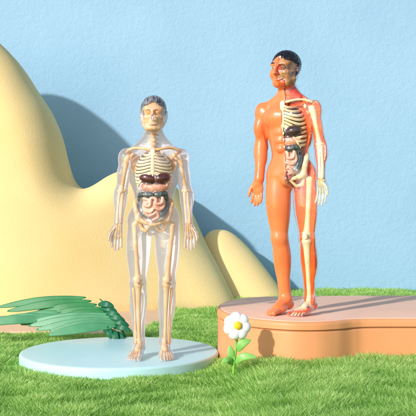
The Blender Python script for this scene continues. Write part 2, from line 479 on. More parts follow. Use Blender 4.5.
# hair cap: grown skull, above a hairline that drops towards the nape
hairc = Clay((-.11, -.115, 1.54), (.11, .14, 1.775), 0.0038)
hairc.ell((0, .018, 1.662), (.086, .101, .086), .0)
hx, hy, hz = hairc.grid()
line = 1.69 - sstep(-.075, -.035, hy) * .0 - sstep(-.045, .0, hy) * .03 - sstep(.015, .06, hy) * .095 + .012 * np.cos(hx * 60)
hair_d = np.maximum(hairc.d, (line - hz) * .8)
hair_d = hair_d + .0016 * np.sin(hx * 330 + 2 * np.sin(hy * 60)) * np.sin(hy * 120 + hz * 90)
hair_d = np.maximum(hair_d, -(np.sqrt((hx / .076) ** 2 + ((hy - .016) / .091) ** 2 + ((hz - 1.662) / .076) ** 2) - 1) * .08)
HAIR = hairc.mesh(hair_d.astype(np.float32))

# ------------------------------------------------------------------ bones
def skull_clay(half=False):
    c = Clay((-.085, -.115, 1.515), (.085, .11, 1.745), 0.0034)
    c.ell((0, .016, 1.664), (.068, .083, .068), 0)
    c.ell((0, -.045, 1.61), (.052, .045, .055), .02)
    c.ell((0, -.070, 1.582), (.030, .026, .022), .012)
    for s in (-1, 1):
        c.ell((s * .030, -.052, 1.658), (.034, .026, .016), .03)
        c.ell((s * .029, -.088, 1.634), (.0215, .030, .0180), .006, rotm(0, s * .3, 0), True)
        c.chain([(s * .026, -.082, 1.608), (s * .052, -.055, 1.610), (s * .066, -.005, 1.618)], [.010, .0095, .006], .006)
        c.ell((s * .055, -.028, 1.640), (.010, .022, .018), .008, None, True)
        c.ell((s * .040, -.036, 1.578), (.020, .030, .030), .015)
        c.chain([(s * .060, .005, 1.612), (s * .056, .000, 1.565), (s * .036, -.052, 1.543), (s * .012, -.074, 1.540)], [.008, .013, .014, .012], .02)
    c.ell((0, -.092, 1.606), (.010, .026, .015), .004, None, True)
    c.cone((0, -.092, 1.646), (0, -.098, 1.625), .006, .005, .006)
    c.chain([(-.034, -.08, 1.571), (-.018, -.088, 1.560), (.018, -.088, 1.560), (.034, -.08, 1.571)], [.004, .0075, .0075, .004], .003, True)
    return c
sk = skull_clay()
SKULL = sk.mesh()
sx, sy, sz = sk.grid()
SKULL_HALF = sk.mesh(np.maximum(sk.d, .002 - sx + 0 * sk.d).astype(np.float32))

def plain_ell(c, r, rot=None, n=16, m=12):
    u = np.linspace(0, 2 * np.pi, n, endpoint=False); v = np.linspace(0.02, np.pi - .02, m)
    P = np.stack([np.outer(np.sin(v), np.cos(u)), np.outer(np.sin(v), np.sin(u)), np.outer(np.cos(v), np.ones(n))], -1).reshape(-1, 3) * np.array(r)
    if rot is not None: P = P @ np.asarray(rot).T
    P = P + np.array(c)
    idx = np.arange(n * m).reshape(m, n)
    q = np.stack([idx[:-1], idx[1:], np.roll(idx, -1, 1)[1:], np.roll(idx, -1, 1)[:-1]], -1).reshape(-1, 4)
    a = len(P); P = np.concatenate([P, [P[:n].mean(0)], [P[-n:].mean(0)]])
    t0 = np.stack([np.full(n, a), idx[0], np.roll(idx[0], -1)], -1); t1 = np.stack([np.full(n, a + 1), np.roll(idx[-1], -1), idx[-1]], -1)
    return P, [q, np.concatenate([t0, t1])]

def teeth(s0, s1):
    g = []
    for row, z, zh in ((0, 1.5655, .0045),):
        for i in range(-5, 6):
            if not (s0 <= i <= s1): continue
            a = i * .27
            g.append(plain_ell((.027 * math.sin(a), -.066 - .030 * math.cos(a), z + .006 * (i / 4) ** 2), (.0035, .003, zh), rotm(0, 0, a), 8, 6))
    return merge(*g)

def pelvis(side=None):
    c = Clay((-.16, -.09, .80), (.16, .10, 1.09), 0.0038)
    for s in ((-1, 1) if side is None else (side,)):
        c.ell((s * .092, .012, .995), (.026, .055, .072), .01, rotm(.15, s * .42, s * .5))
        c.ell((s * .072, -.032, 1.005), (.03, .045, .055), .008, rotm(.1, s * .40, s * .5), True)
        c.chain([(s * .122, -.012, 1.025), (s * .115, -.025, .975), (s * .098, -.02, .925)], [.011, .014, .024], .012)
        c.chain([(s * .118, .02, 1.055), (s * .08, .045, 1.062), (s * .04, .06, 1.02)], [.009, .009, .012], .01)
        c.chain([(s * .095, -.012, .92), (s * .045, -.045, .895), (s * .006, -.052, .885)], [.022, .012, .011], .008)
        c.chain([(s * .012, -.05, .882), (s * .045, -.02, .842), (s * .075, .012, .855), (s * .09, .0, .905)], [.010, .010, .014, .016], .008)
    c.chain([(0, .055, 1.055), (0, .068, .98), (0, .06, .92)], [.032, .024, .008], .012)
    d = c.d
    if side is not None:
        x = c.grid()[0]; d = np.maximum(d, .003 - side * x + 0 * d).astype(np.float32)
    return c.mesh(d)
PELVIS = {None: pelvis(), 1: pelvis(1)}

def scapula(s):
    c = Clay((-.23 if s < 0 else .02, -.05, 1.17), (-.02 if s < 0 else .23, .12, 1.43), 0.0042)
    c.ell((s * .112, .062, 1.305), (.048, .008, .075), .004, rotm(.05, s * .28, -s * .45))
    c.chain([(s * .075, .075, 1.34), (s * .125, .07, 1.372), (s * .178, .015, 1.395)], [.006, .009, .011], .008)
    c.chain([(s * .14, .045, 1.35), (s * .158, .015, 1.35)], [.014, .02], .012)
    c.chain([(s * .15, .02, 1.365), (s * .135, -.025, 1.375), (s * .142, -.038, 1.362)], [.012, .009, .008], .008)
    return c.mesh()

BONE_K = 1.0
def long_bone(pts, rads, n=30): return tube(pts, [r * BONE_K for r in rads], n, 12)
def humerus(s):
    a, b = sh(s), el(s)
    return merge(long_bone([a + np.array([-s * .006, -.004, .0]), a + (b - a) * .12, a + (b - a) * .5, a + (b - a) * .88, b], [.021, .019, .012, .014, .019]),
                 tube([b + np.array([-s * .022, 0, .004]), b + np.array([s * .02, 0, .004])], [.011, .010], 8, 10))
def ulna(s):
    b, w = el(s), wr(s); o = np.array([-s * .011, .006, 0])
    return long_bone([b + o + np.array([0, 0, .01]), b + (w - b) * .15 + o, b + (w - b) * .6 + o * 1.0, w + o], [.012, .011, .0075, .0075])
def radius_bone(s):
    b, w = el(s), wr(s); o = np.array([s * .011, -.004, 0])
    return long_bone([b + o + np.array([0, 0, -.012]), b + (w - b) * .2 + o, b + (w - b) * .65 + o * 1.3, w + o], [.010, .0075, .0085, .012])
def hand_bones(s):
    w = wr(s); fs, th = fingers(s); g = []
    for k in range(7):
        g.append(plain_ell(w + np.array([s * (-.012 + .012 * (k % 4)), -.003, -.016 - .012 * (k // 4)]), (.0078, .007, .0072), None, 8, 6))
    for i, f in enumerate(fs):
        st = w + np.array([s * (.022 - .011 * i), -.003, -.036])
        g.append(tube([st, (st + f[0]) / 2, f[0]], [.006, .0042, .0062], 8, 8))
        for a, b in zip(f[:-1], f[1:]): g.append(tube([a, (a + b) / 2, a + (b - a) * .93], [.0056, .004, .005], 6, 8))
    for a, b in zip(th[:-1], th[1:]): g.append(tube([a, (a + b) / 2, a + (b - a) * .93], [.0066, .005, .0058], 6, 8))
    return merge(*g)
def femur(s):
    h, k = hp(s), kn(s)
    c = [h + np.array([s * .0, 0, .008]), h + np.array([s * .022, 0, -.004]), h + np.array([s * .040, .006, -.022])]
    tr = c[2]; e = k + np.array([0, .004, .028])
    return merge(tube(c, [.022, .014, .020], 12, 12), plain_ell(c[0], (.023, .023, .023)),
                 long_bone([tr, tr + (e - tr) * .15, tr + (e - tr) * .5, tr + (e - tr) * .85, e], [.020, .017, .0145, .017, .025], 36),
                 plain_ell(e + np.array([s * .015, .006, -.006]), (.018, .023, .019)), plain_ell(e + np.array([-s * .015, .006, -.006]), (.018, .023, .019)))
def kneecap(s): return plain_ell(kn(s) + np.array([0, -.036, .016]), (.019, .010, .021))
def tibia(s):
    k, a = kn(s), an(s)
    t = k + np.array([-s * .004, .0, -.018])
    return merge(long_bone([t, t + (a - t) * .12, t + (a - t) * .5, t + (a - t) * .9, a + np.array([-s * .004, 0, -.008])], [.028, .019, .0125, .012, .018], 34),
                 plain_ell(t + np.array([0, .004, .006]), (.034, .026, .013)))
def fibula(s):
    k, a = kn(s), an(s)
    return long_bone([k + np.array([s * .030, .016, -.045]), k + (a - k) * .5 + np.array([s * .024, .012, 0]), a + np.array([s * .024, .008, -.012])], [.0105, .006, .0105], 24)
def foot_bones(s):
    a = an(s); g = []
    g.append(tube([(a[0], .062, .032), (a[0], .03, .04), (a[0], .0, .056)], [.020, .022, .022], 10, 12))
    g.append(tube([(a[0] - s * .004, .0, .058), (a[0], -.04, .046)], [.021, .020], 8, 12))
    for i, t in enumerate(toes(s)):
        st = np.array([a[0] + s * (-.018 + .011 * i), -.04 + .004 * i, .044 - .004 * i]); r = .0085 - .0008 * i
        g.append(tube([st, (st + t[0]) / 2 + np.array([0, 0, .003]), t[0]], [r, r * .75, r], 8, 8))
        for p, q in zip(t[:-1], t[1:]): g.append(tube([p, (p + q) / 2, p + (q - p) * .92], [r * .85, r * .62, r * .75], 6, 8))
    return merge(*g)
def spine():
    g = []
    zs = np.linspace(.99, 1.56, 22)
    for z in zs:
        y = .058 - .022 * math.sin((z - 1.0) * 5.2) * (1 if z < 1.2 else -.35) - max(0, z - 1.40) * .28
        r = .022 - .004 * (z - .99) / .57
        g.append(tube([(0, y, z - .009), (0, y, z + .009)], [r, r], 5, 12))
        g.append(tube([(0, y + .012, z), (0, y + .034, z - .012)], [.006, .004], 4, 6))
        for s in (-1, 1): g.append(tube([(s * .01, y + .008, z), (s * .028, y + .014, z)], [.006, .004], 4, 6))
    return merge(*g)
def collarbone(s):
    return tube([(s * .016, -.062, 1.402), (s * .065, -.060, 1.412), (s * .12, -.030, 1.418), (s * .172, .004, 1.402)], [.011, .0085, .0085, .011], 20, 10)
RIBW = [.062, .086, .102, .111, .116, .119, .120, .119, .115, .108]
def rib(i, s, sp=.0235):
    w = RIBW[i]; z = 1.395 - sp * i
    back = [(s * .02, .058, z + .018), (s * w * .55, .086, z + .014), (s * w * .92, .055, z - .006), (s * w, .005, z - .020)]
    if i < 7:
        fz = 1.372 - .0215 * i
        fr = [(s * w * .86, -.046, z - .030), (s * w * .52, -.076, (z - .030 + fz) / 2 - .004), (s * .016, -.087, fz)]
    else:
        t = i - 7
        fr = [(s * w * .90, -.045, z - .03), (s * (.070 + .012 * t), -.068, 1.198 - .020 * t - (sp - .0235) * 8)]
    return tube(back + fr, [.0058, .0066, .0072, .0074, .0074, .0072, .0068], 36, 8, flat=(1.3, .65))
def costal_arch(s, lo=0):
    return tube([(s * .012, -.087, 1.235), (s * .04, -.082, 1.222 - lo * .35), (s * .075, -.070, 1.190 - lo * .8), (s * .100, -.052, 1.145 - lo)], [.007, .0075, .007, .005], 20, 8)
def sternum():
    return merge(tube([(0, -.083, 1.395), (0, -.087, 1.36)], [.018, .015], 8, 12, flat=(.45, 1), up=(0, 1, 0)),
                 tube([(0, -.088, 1.36), (0, -.089, 1.30), (0, -.089, 1.24)], [.012, .014, .015], 14, 12, flat=(.45, 1), up=(0, 1, 0)),
                 tube([(0, -.089, 1.235), (0, -.088, 1.205)], [.007, .004], 6, 8))

# ------------------------------------------------------------------ organs
def organ_set(side=None):
    """liver with dark lobes, heart, stomach, dark bumpy colon and pink coiled gut; side=1 keeps what lies beyond the split"""
    out = {}
    def clip(c):
        d = c.d
        if side is not None:
            x = c.grid()[0]; d = np.maximum(d, .006 - side * x + 0 * d).astype(np.float32)
        return c.mesh(d)
    lo, hi = (-.12, -.12, .88), (.13, .06, 1.30)
    c = Clay(lo, hi, .0035)
    c.ell((-.020, -.050, 1.200), (.074, .050, .048), .01, rotm(0, .25, 0)); c.ell((.054, -.052, 1.202), (.064, .050, .046), .008, rotm(0, -.35, 0))
    c.ell((.012, -.060, 1.232), (.034, .030, .022), .006)
    c.cone((.012, -.10, 1.25), (.018, -.092, 1.18), .004, .004, .008, True)
    out['liver'] = clip(c)
    c = Clay(lo, hi, .0035)
    c.ell((.012, -.052, 1.262), (.030, .026, .024), .01); c.cone((.0, -.05, 1.275), (-.01, -.04, 1.292), .010, .009, .008)
    out['heart'] = clip(c)
    c = Clay(lo, hi, .0035)
    c.chain([(.080, -.042, 1.150), (.05, -.050, 1.138), (.0, -.054, 1.135), (-.045, -.05, 1.140), (-.06, -.04, 1.15)], [.026, .034, .034, .028, .018], .012)
    out['stomach'] = clip(c)
    c = Clay(lo, hi, .0035)
    P = catmull([(-.034, -.066, .938), (-.066, -.056, .965), (-.080, -.034, 1.02), (-.084, -.044, 1.085), (-.04, -.068, 1.088), (.03, -.072, 1.088), (.080, -.056, 1.096), (.084, -.034, 1.03), (.078, -.050, .985), (.055, -.062, .950)], 62)
    for i, p in enumerate(P): c.ell(p, (.0175 + .0022 * math.sin(i * 1.9),) * 3, .004)
    out['large_intestine'] = clip(c)
    c = Clay(lo, hi, .0033)
    c.ell((.004, -.044, 1.002), (.080, .042, .084), .02)
    coil = [(-0.0594, -0.071, 1.0633), (-0.0216, -0.083, 1.0475), (-0.0518, -0.083, 1.0145), (-0.0194, -0.089, 1.0145), (-0.0108, -0.085, 1.0633), (0.0194, -0.085, 1.0597), (0.0238, -0.089, 1.0267), (0.0594, -0.081, 1.0328), (0.0648, -0.075, 1.067), (0.0713, -0.067, 1.0145), (0.0486, -0.081, 0.9865), (0.0108, -0.089, 0.9962), (-0.013, -0.087, 0.9694), (-0.054, -0.075, 0.9779), (-0.0324, -0.077, 0.945), (0.0054, -0.083, 0.9535), (0.0238, -0.083, 0.9657), (0.0378, -0.077, 0.9377), (0.0, -0.069, 0.9133)]
    P = catmull(coil, 150)
    for a, b in zip(P[:-1], P[1:]): c.cone(a, b, .0108, .0108, .0015)
    out['small_intestine'] = clip(c)
    c = Clay((-.06, -.10, .85), (.06, .03, 1.0), .0035)
    c.ell((0.004, -.045, .905), (.030, .028, .034), .01)
    out['bladder'] = clip(c)
    c = Clay((-.13, -.10, 1.15), (.13, .10, 1.42), .0042)  # lung shapes added inside the cage so the rib gaps look shaded
    for s in (-1, 1):
        c.ell((s * .052, .0, 1.275), (.046, .062, .095), .01)
    out['lung_shade'] = clip(c)
    return out
ORGANS = {None: organ_set(), 1: organ_set(1)}

# ------------------------------------------------------------------ figure assembly
def deformer(head_yaw, foot_yaw, lean, arm_in=0, head_s=1, shift=0, zw=(1.187, 1.385, 1.515)):
    """turn the head on the neck, splay the feet at the ankle, let the legs drift sideways"""
    def f(V):
        V = np.array(V, float); z = V[:, 2].copy()
        a = head_yaw * sstep(1.43, 1.54, z)
        x, y = V[:, 0].copy(), V[:, 1] - .015
        V[:, 0] = np.cos(a) * x - np.sin(a) * y; V[:, 1] = np.sin(a) * x + np.cos(a) * y + .015
        hs = 1 + (head_s - 1) * sstep(1.50, 1.57, z)
        V[:, 0] *= hs; V[:, 1] = .015 + (V[:, 1] - .015) * hs; V[:, 2] = np.interp(z, [0, .95, 1.2, 1.41, 1.535, 1.745], [0, .95, zw[0], zw[1], zw[2], 1.745])
        V[:, 0] += shift * (sstep(.9, 1.35, z) + .6 * sstep(1.45, 1.6, z))
        # feet
        legs = (np.abs(x) < .2) & (z < .3)
        w = sstep(.14, .07, z) * legs
        for s, fy in ((-1, foot_yaw[0]), (1, foot_yaw[1])):
            m = w * (np.sign(x) == s)
            aa = fy * m; p = an(s)
            dx, dy = V[:, 0] - p[0], V[:, 1] - p[1]
            nx = np.cos(aa) * dx - np.sin(aa) * dy + p[0]; ny = np.sin(aa) * dx + np.cos(aa) * dy + p[1]
            V[:, 0] = np.where(m > 0, nx, V[:, 0]); V[:, 1] = np.where(m > 0, ny, V[:, 1])
        am = (np.abs(x) > np.where(z < 1.0, .184, .172)) & (z > .66) & (z < 1.3)
        V[:, 0] -= np.sign(x) * arm_in * np.clip((1.3 - z) / .6, 0, 1) * am
        # heel a touch higher than the toes
        V[:, 2] += sstep(.3, .0, z) * legs * np.clip(.026 * (V[:, 1] + .13) / .2, 0, .03)
        V[:, 0] += lean * (1.0 - z) * (z < 1.0) * (np.abs(x) < .19)
        return V
    return f

def build_figure(root, df, bone, ribm, skullm, liverm, side):
    sides = (-1, 1) if side is None else (side,)
    def part(name, geo, mat, parent=root):
        return obj(name, (df(geo[0]), geo[1]), mat, parent)
    sku = part('skull', SKULL if side is None else SKULL_HALF, skullm)
    t = teeth(-5, 5) if side is None else teeth(1, 5)
    part('teeth', t, M['teeth'], sku)
    for s in sides:
        part('eye_socket', plain_ell((s * .029, -.066, 1.634), (.018, .012, .015)), M['amber'] if side is None else M['skull_dark'], sku)
    if side is None: part('nose_cavity', plain_ell((0, -.074, 1.606), (.010, .012, .014)), M['amber'], sku)
    mc = plain_ell((0, -.060, 1.559), (.030, .026, .010))
    if side is None: part('mouth_cavity', mc, M['amber'], sku)
    part('spine', spine(), bone)
    cage = part('sternum', sternum(), ribm)
    for s in sides:
        for i in range(10): part('rib', rib(i, s, .0235 if side is None else .0285), ribm, cage)
        part('costal_cartilage', costal_arch(s, 0 if side is None else .05), ribm, cage)
        part('collarbone', collarbone(s), bone)
        part('shoulder_blade', scapula(s), bone)
        part('upper_arm_bone', humerus(s), bone)
        part('ulna', ulna(s), bone); part('radius', radius_bone(s), bone)
        part('hand_bones', hand_bones(s), bone)
        part('thigh_bone', femur(s), bone); part('kneecap', kneecap(s), bone)
        part('shin_bone', tibia(s), bone); part('calf_bone', fibula(s), bone)
        part('foot_bones', foot_bones(s), bone)
    part('pelvis', PELVIS[side], bone)
    O = ORGANS[side]
    part('heart', O['heart'], M['heart']); part('lung_shade', O['lung_shade'], M['lung_shade']); part('liver', O['liver'], liverm); part('stomach', O['stomach'], M['stomach'])
    part('large_intestine', O['large_intestine'], M['colon']); part('small_intestine', O['small_intestine'], M['gut'])
    return part

# clear model on the blue disc
x, Y, z = at(153.5, 358, 6.0)
DISC_TOP, PLAT_TOP = .105, .40
fig1 = thing('anatomy_model', 'see-through plastic anatomy model with a full tan skeleton, on the pale blue disc', 'figurine', (x, Y, DISC_TOP), 0)
df1 = deformer(0, (R(-6), R(4)), -.012)
part = build_figure(fig1, df1, M['bone_tan'], M['bone_rib'], M['bone_tan'], M['liver'], None)
BODY = body.mesh()
shell_o = part('body_shell', BODY, M['clear'])
shell_o.data.materials.append(M['frosted'])
nr = np.empty(len(shell_o.data.polygons) * 3, np.float32); shell_o.data.polygons.foreach_get('normal', nr)
shell_o.data.polygons.foreach_set('material_index', (nr.reshape(-1, 3)[:, 1] > .12).astype(np.int32))
part('hair', HAIR, M['hair_clear'])

# half-skin model on the terracotta platform
x, Y, z = at(290.5, 314, 5.95)
fig2 = thing('anatomy_model', 'anatomy model half orange skin, half red muscle and bones, on the terracotta platform', 'figurine', (x, Y, PLAT_TOP), R(-28))
df2 = deformer(R(-9), (R(-10), R(-16)), .045, .016, 1.08, -.022, (1.197, 1.402, 1.508))
BONE_K = 1.28
part = build_figure(fig2, df2, M['bone_cream'], M['bone_cream'], M['skull_tan'], M['liver_grey'], 1)
part('bladder', ORGANS[1]['bladder'], M['bladder'])
d = body.d
skin = part('skin_half', body.mesh(np.maximum(d, BX - .0015).astype(np.float32)), M['skin'])
# muscle: the body a little inside its surface, cut open in front down to the bones
axis_y = np.interp(BZ, [.05, .12, .3, .5, .8, .95, 1.2, 1.4], [.006, .010, -.001, -.013, -.005, .008, .020, .012])
arm = (np.abs(BX) > .165) & (BZ > .86)
front_cut = np.where(arm, np.interp(BZ, [.72, .895, 1.115, 1.355], [-.016, -.022, .013, .006]), axis_y) + .004
mus = np.maximum(d + .007, .004 - BX)
fc = (front_cut - BY)
foot = (BZ < .105) & (np.abs(BX) < .2)
fc = np.where(foot, np.minimum(fc, BZ - .034), fc)
head_keep = (BZ > 1.53)
fc = np.where(head_keep, np.maximum(fc, .03 - BY), fc)
neck = (BZ > 1.42) & (BZ <= 1.545) & (np.abs(BX) < .1)
fc = np.where(neck, -.03 - BY, fc)
mus = np.maximum(mus, fc)
part('muscle', smooth_geo(body.mesh(mus.astype(np.float32)), 1), M['muscle'])
# red strip of the nose, lips and throat next to the split
strip = np.maximum(np.maximum(d + .003, .003 - BX), np.maximum(BX - .019 - .02 * (BZ < 1.56), np.maximum(1.525 - BZ, BZ - 1.655)))
strip = np.maximum(strip, -.045 + BY)
part('face_muscle', body.mesh(strip.astype(np.float32)), M['muscle'])
shell = np.maximum(d, .0022 - BX)
part('clear_shell', body.mesh(shell.astype(np.float32)), M['clear_thin'])
part('hair', HAIR, M['hair_black'])
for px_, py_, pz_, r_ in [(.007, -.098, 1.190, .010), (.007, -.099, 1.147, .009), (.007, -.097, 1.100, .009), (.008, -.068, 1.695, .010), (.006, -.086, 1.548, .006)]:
    part('connector_peg', plain_ell((px_, py_, pz_), (r_ * .6, r_ * .6, r_)), M['teeth'])  # pegs in plain white, the highlights on them put into the colour
part('eyebrow', tube([(-.016, -.099, 1.659), (-.034, -.094, 1.664), (-.052, -.079, 1.657)], [.003, .0042, .002], 12, 8), M['brow'], skin)
part('eye', plain_ell((-.030, -.0795, 1.636), (.012, .0125, .0075)), M['eye_white'], skin)
part('iris', plain_ell((-.030, -.0895, 1.636), (.0048, .003, .0052)), M['iris'], skin)

# ------------------------------------------------------------------ the set
def rounded_slab(outline, z0, z1, bev, n=5):
    """vertical-sided slab from a closed outline, with a rounded top edge"""
    P = np.asarray(outline, float); N = len(P)
    T = np.roll(P, -1, 0) - np.roll(P, 1, 0); T /= np.linalg.norm(T, axis=1)[:, None]
    Nrm = np.stack([T[:, 1], -T[:, 0]], -1)
    rings = [(P, z0)]
    for k in range(n + 1):
        a = math.pi / 2 * k / n
        rings.append((P - Nrm * bev * (1 - math.cos(a)), z1 - bev + bev * math.sin(a)))
    V = np.concatenate([np.column_stack([p, np.full(N, zz)]) for p, zz in rings])
    m = len(rings); idx = np.arange(m * N).reshape(m, N)
    q = np.stack([idx[:-1], np.roll(idx, -1, 1)[:-1], np.roll(idx, -1, 1)[1:], idx[1:]], -1).reshape(-1, 4)
    c = len(V); ctr = rings[-1][0].mean(0); V = np.concatenate([V, [[ctr[0], ctr[1], z1]]])
    t = np.stack([np.full(N, c), idx[-1], np.roll(idx[-1], -1)], -1)
    return V, [q, t]

# blue disc
DC, DR = (-.615, 6.28), .69
a = np.linspace(0, 2 * np.pi, 160, endpoint=False)
disc = obj('pedestal', rounded_slab(np.column_stack([DC[0] + DR * np.cos(a), DC[1] + DR * np.sin(a)]), -.06, DISC_TOP, .018), M['mint'])
tag(disc, 'low round pale blue pedestal disc on the grass under the see-through figure', 'pedestal')

# terracotta platform
front = [(.42, 7.12), (.20, 6.92), (.085, 6.60), (.075, 6.25), (.15, 5.92), (.29, 5.70), (.48, 5.57), (.66, 5.55), (.80, 5.60), (.92, 5.68), (1.06, 5.71), (1.5, 5.71), (2.3, 5.71), (2.7, 5.9), (2.75, 6.6), (2.5, 7.15), (1.8, 7.22), (1.0, 7.2)]
def closed(P, n):
    P = np.array(P, float); m = len(P); out = []
    for u in np.linspace(0, m, n, endpoint=False):
        i = int(u); t = u - i
        p0, p1, p2, p3 = P[(i - 1) % m], P[i], P[(i + 1) % m], P[(i + 2) % m]
        out.append(0.5 * ((2 * p1) + (-p0 + p2) * t + (2 * p0 - 5 * p1 + 4 * p2 - p3) * t * t + (-p0 + 3 * p1 - 3 * p2 + p3) * t ** 3))
    return np.array(out)
PLAT = closed(front, 220)
def inset(P, d):
    T = np.roll(P, -1, 0) - np.roll(P, 1, 0); T /= np.linalg.norm(T, axis=1)[:, None]
    return P - np.stack([T[:, 1], -T[:, 0]], -1) * d
plat = thing('platform', 'wide terracotta platform with a pale pink top and a grooved rim under the half-skin figure', 'platform', (0, 0, 0))
obj('base', rounded_slab(PLAT, -.05, PLAT_TOP - .062, .012), M['terracotta'], plat)
obj('groove', rounded_slab(inset(PLAT, .012), .2, PLAT_TOP - .050, .002), M['terracotta'], plat)
obj('rim', rounded_slab(inset(PLAT, -.006), PLAT_TOP - .052, PLAT_TOP - .004, .022), M['terracotta'], plat)
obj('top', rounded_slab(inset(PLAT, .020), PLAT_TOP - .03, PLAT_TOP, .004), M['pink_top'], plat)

# wall
WY = 10.9
def box(lo, hi):
    x0, y0, z0 = lo; x1, y1, z1 = hi
    V = np.array([[x0, y0, z0], [x1, y0, z0], [x1, y1, z0], [x0, y1, z0], [x0, y0, z1], [x1, y0, z1], [x1, y1, z1], [x0, y1, z1]], float)
    return V, [np.array([[0, 3, 2, 1], [4, 5, 6, 7], [0, 1, 5, 4], [1, 2, 6, 5], [2, 3, 7, 6], [3, 0, 4, 7]])]
wall = obj('wall', mesh_np('wall', *box((-12, WY, -.3), (12, WY + .3, 6.5)), smooth=False), M['wall'])
tag(wall, 'light blue plastered wall with a grainy finish behind everything', 'wall')

# dunes: real thick mounds, outline in the x-z plane, rounded in depth
def dune(name, outline, yc, half, rnd, label, flare=.10, h=.035, drift=0):
    P = np.array(outline, float)
    lo = (P[:, 0].min() - .1, yc - half - .9, -.15); hi = (P[:, 0].max() + .1, yc + half + .1 + drift, P[:, 1].max() + .1)
    c = Clay(lo, hi, h); X, Yg, Z = c.grid()
    # 2-D signed distance to polygon on (x,z)
    gx = c.ax[0][:, None]; gz = c.ax[2][None, :]
    dd = np.full((len(c.ax[0]), len(c.ax[2])), 1e9); inside = np.zeros_like(dd, bool)
    N = len(P)
    for i in range(N):
        ax_, az = P[i]; bx, bz = P[(i + 1) % N]
        ex, ez = bx - ax_, bz - az; wx, wz = gx - ax_, gz - az
        t = np.clip((wx * ex + wz * ez) / (ex * ex + ez * ez + 1e-12), 0, 1)
        dd = np.minimum(dd, (wx - ex * t) ** 2 + (wz - ez * t) ** 2)
        with np.errstate(divide='ignore', invalid='ignore'):
            cr = ((az > gz) != (bz > gz)) & (gx < (bx - ax_) * (gz - az) / (bz - az + 1e-12) + ax_)
        inside ^= cr
    d2 = np.where(inside, -np.sqrt(dd), np.sqrt(dd))[:, None, :]
    zt = P[:, 1].max()
    yv = yc + drift * sstep(-2.1, .1, X)
    yy = np.where(Yg < yv, np.abs(Yg - yv) - half - flare * np.clip(zt - Z, 0, 3) ** 1.3, np.abs(Yg - yv) - half)
    yy = yy + .03 * np.sin(X * 2.1 + Z * 1.7) * np.sin(Z * 2.6 - X)
    q1 = d2 + rnd; q2 = yy + rnd
    c.d = (np.sqrt(np.maximum(q1, 0) ** 2 + np.maximum(q2, 0) ** 2) + np.minimum(np.maximum(q1, q2), 0) - rnd).astype(np.float32)
    o = obj(name, smooth_geo(c.mesh(), 4), M['dune'])
    tag(o, label, 'dune'); return o
def wx(px, py, Y): p = at(px, py, Y); return (p[0], p[2])
YA, YC = 9.75, 10.42
YB = lambda px: YA + .7 * float(sstep(15, 217, px))
A = [wx(*p, YB(p[0])) for p in [(-90, 34), (-50, 22), (-15, 32), (16, 60), (38, 92), (52, 114), (62, 138), (68, 162), (75, 182), (86, 190), (98, 186), (112, 177), (128, 171), (148, 171), (164, 177), (178, 189), (191, 210), (203, 236), (220, 268), (244, 316)]]
A = [tuple(p) for p in catmull(A, 90)] + [(.42, -.3), (-3.3, -.3)]
dune('sand_dune', A, YA, .42, .34, 'large yellow dune, tall at the left and humped behind the see-through figure', .15, .035, .7)
Cc = [wx(*p, YC) for p in [(190, 318), (196, 275), (200, 248), (208, 233), (219, 229), (232, 233), (247, 246), (262, 264), (276, 283), (290, 304), (300, 322)]]
Cc = [tuple(p) for p in catmull(Cc, 60)] + [(1.08, -.3), (-.2, -.3)]
dune('sand_dune', Cc, YC, .39, .32, 'small pale yellow dune rising behind the left end of the terracotta platform', .25)

# ground and lawn
def gz(x, y): return .075 * sstep(-.05, .35, x) * sstep(7.6, 6.2, y) + .01 * np.sin(x * 3.1) * np.sin(y * 2.3)
gxs = np.linspace(-14, 14, 141); gys = np.concatenate([np.linspace(-2, 4, 13), np.linspace(4.2, 11.2, 71)])
GX, GY = np.meshgrid(gxs, gys, indexing='ij')
V = np.column_stack([GX.ravel(), GY.ravel(), gz(GX, GY).ravel() - .004])
idx = np.arange(GX.size).reshape(GX.shape)
q = np.stack([idx[:-1, :-1], idx[1:, :-1], idx[1:, 1:], idx[:-1, 1:]], -1).reshape(-1, 4)
g = obj('ground', (V, [q]), M['soil']); g['kind'] = 'structure'
p0 = [(-1.35, 7.6), (-.95, 7.42), (-.62, 7.5), (-.52, 7.9), (-.55, 9.3), (-2.8, 9.3), (-2.8, 7.9), (-2.0, 7.65)]
SAND = closed(p0, 80)
pth = obj('sand_path', rounded_slab(SAND, -.05, .055, .03), M['peach']); pth['kind'] = 'structure'

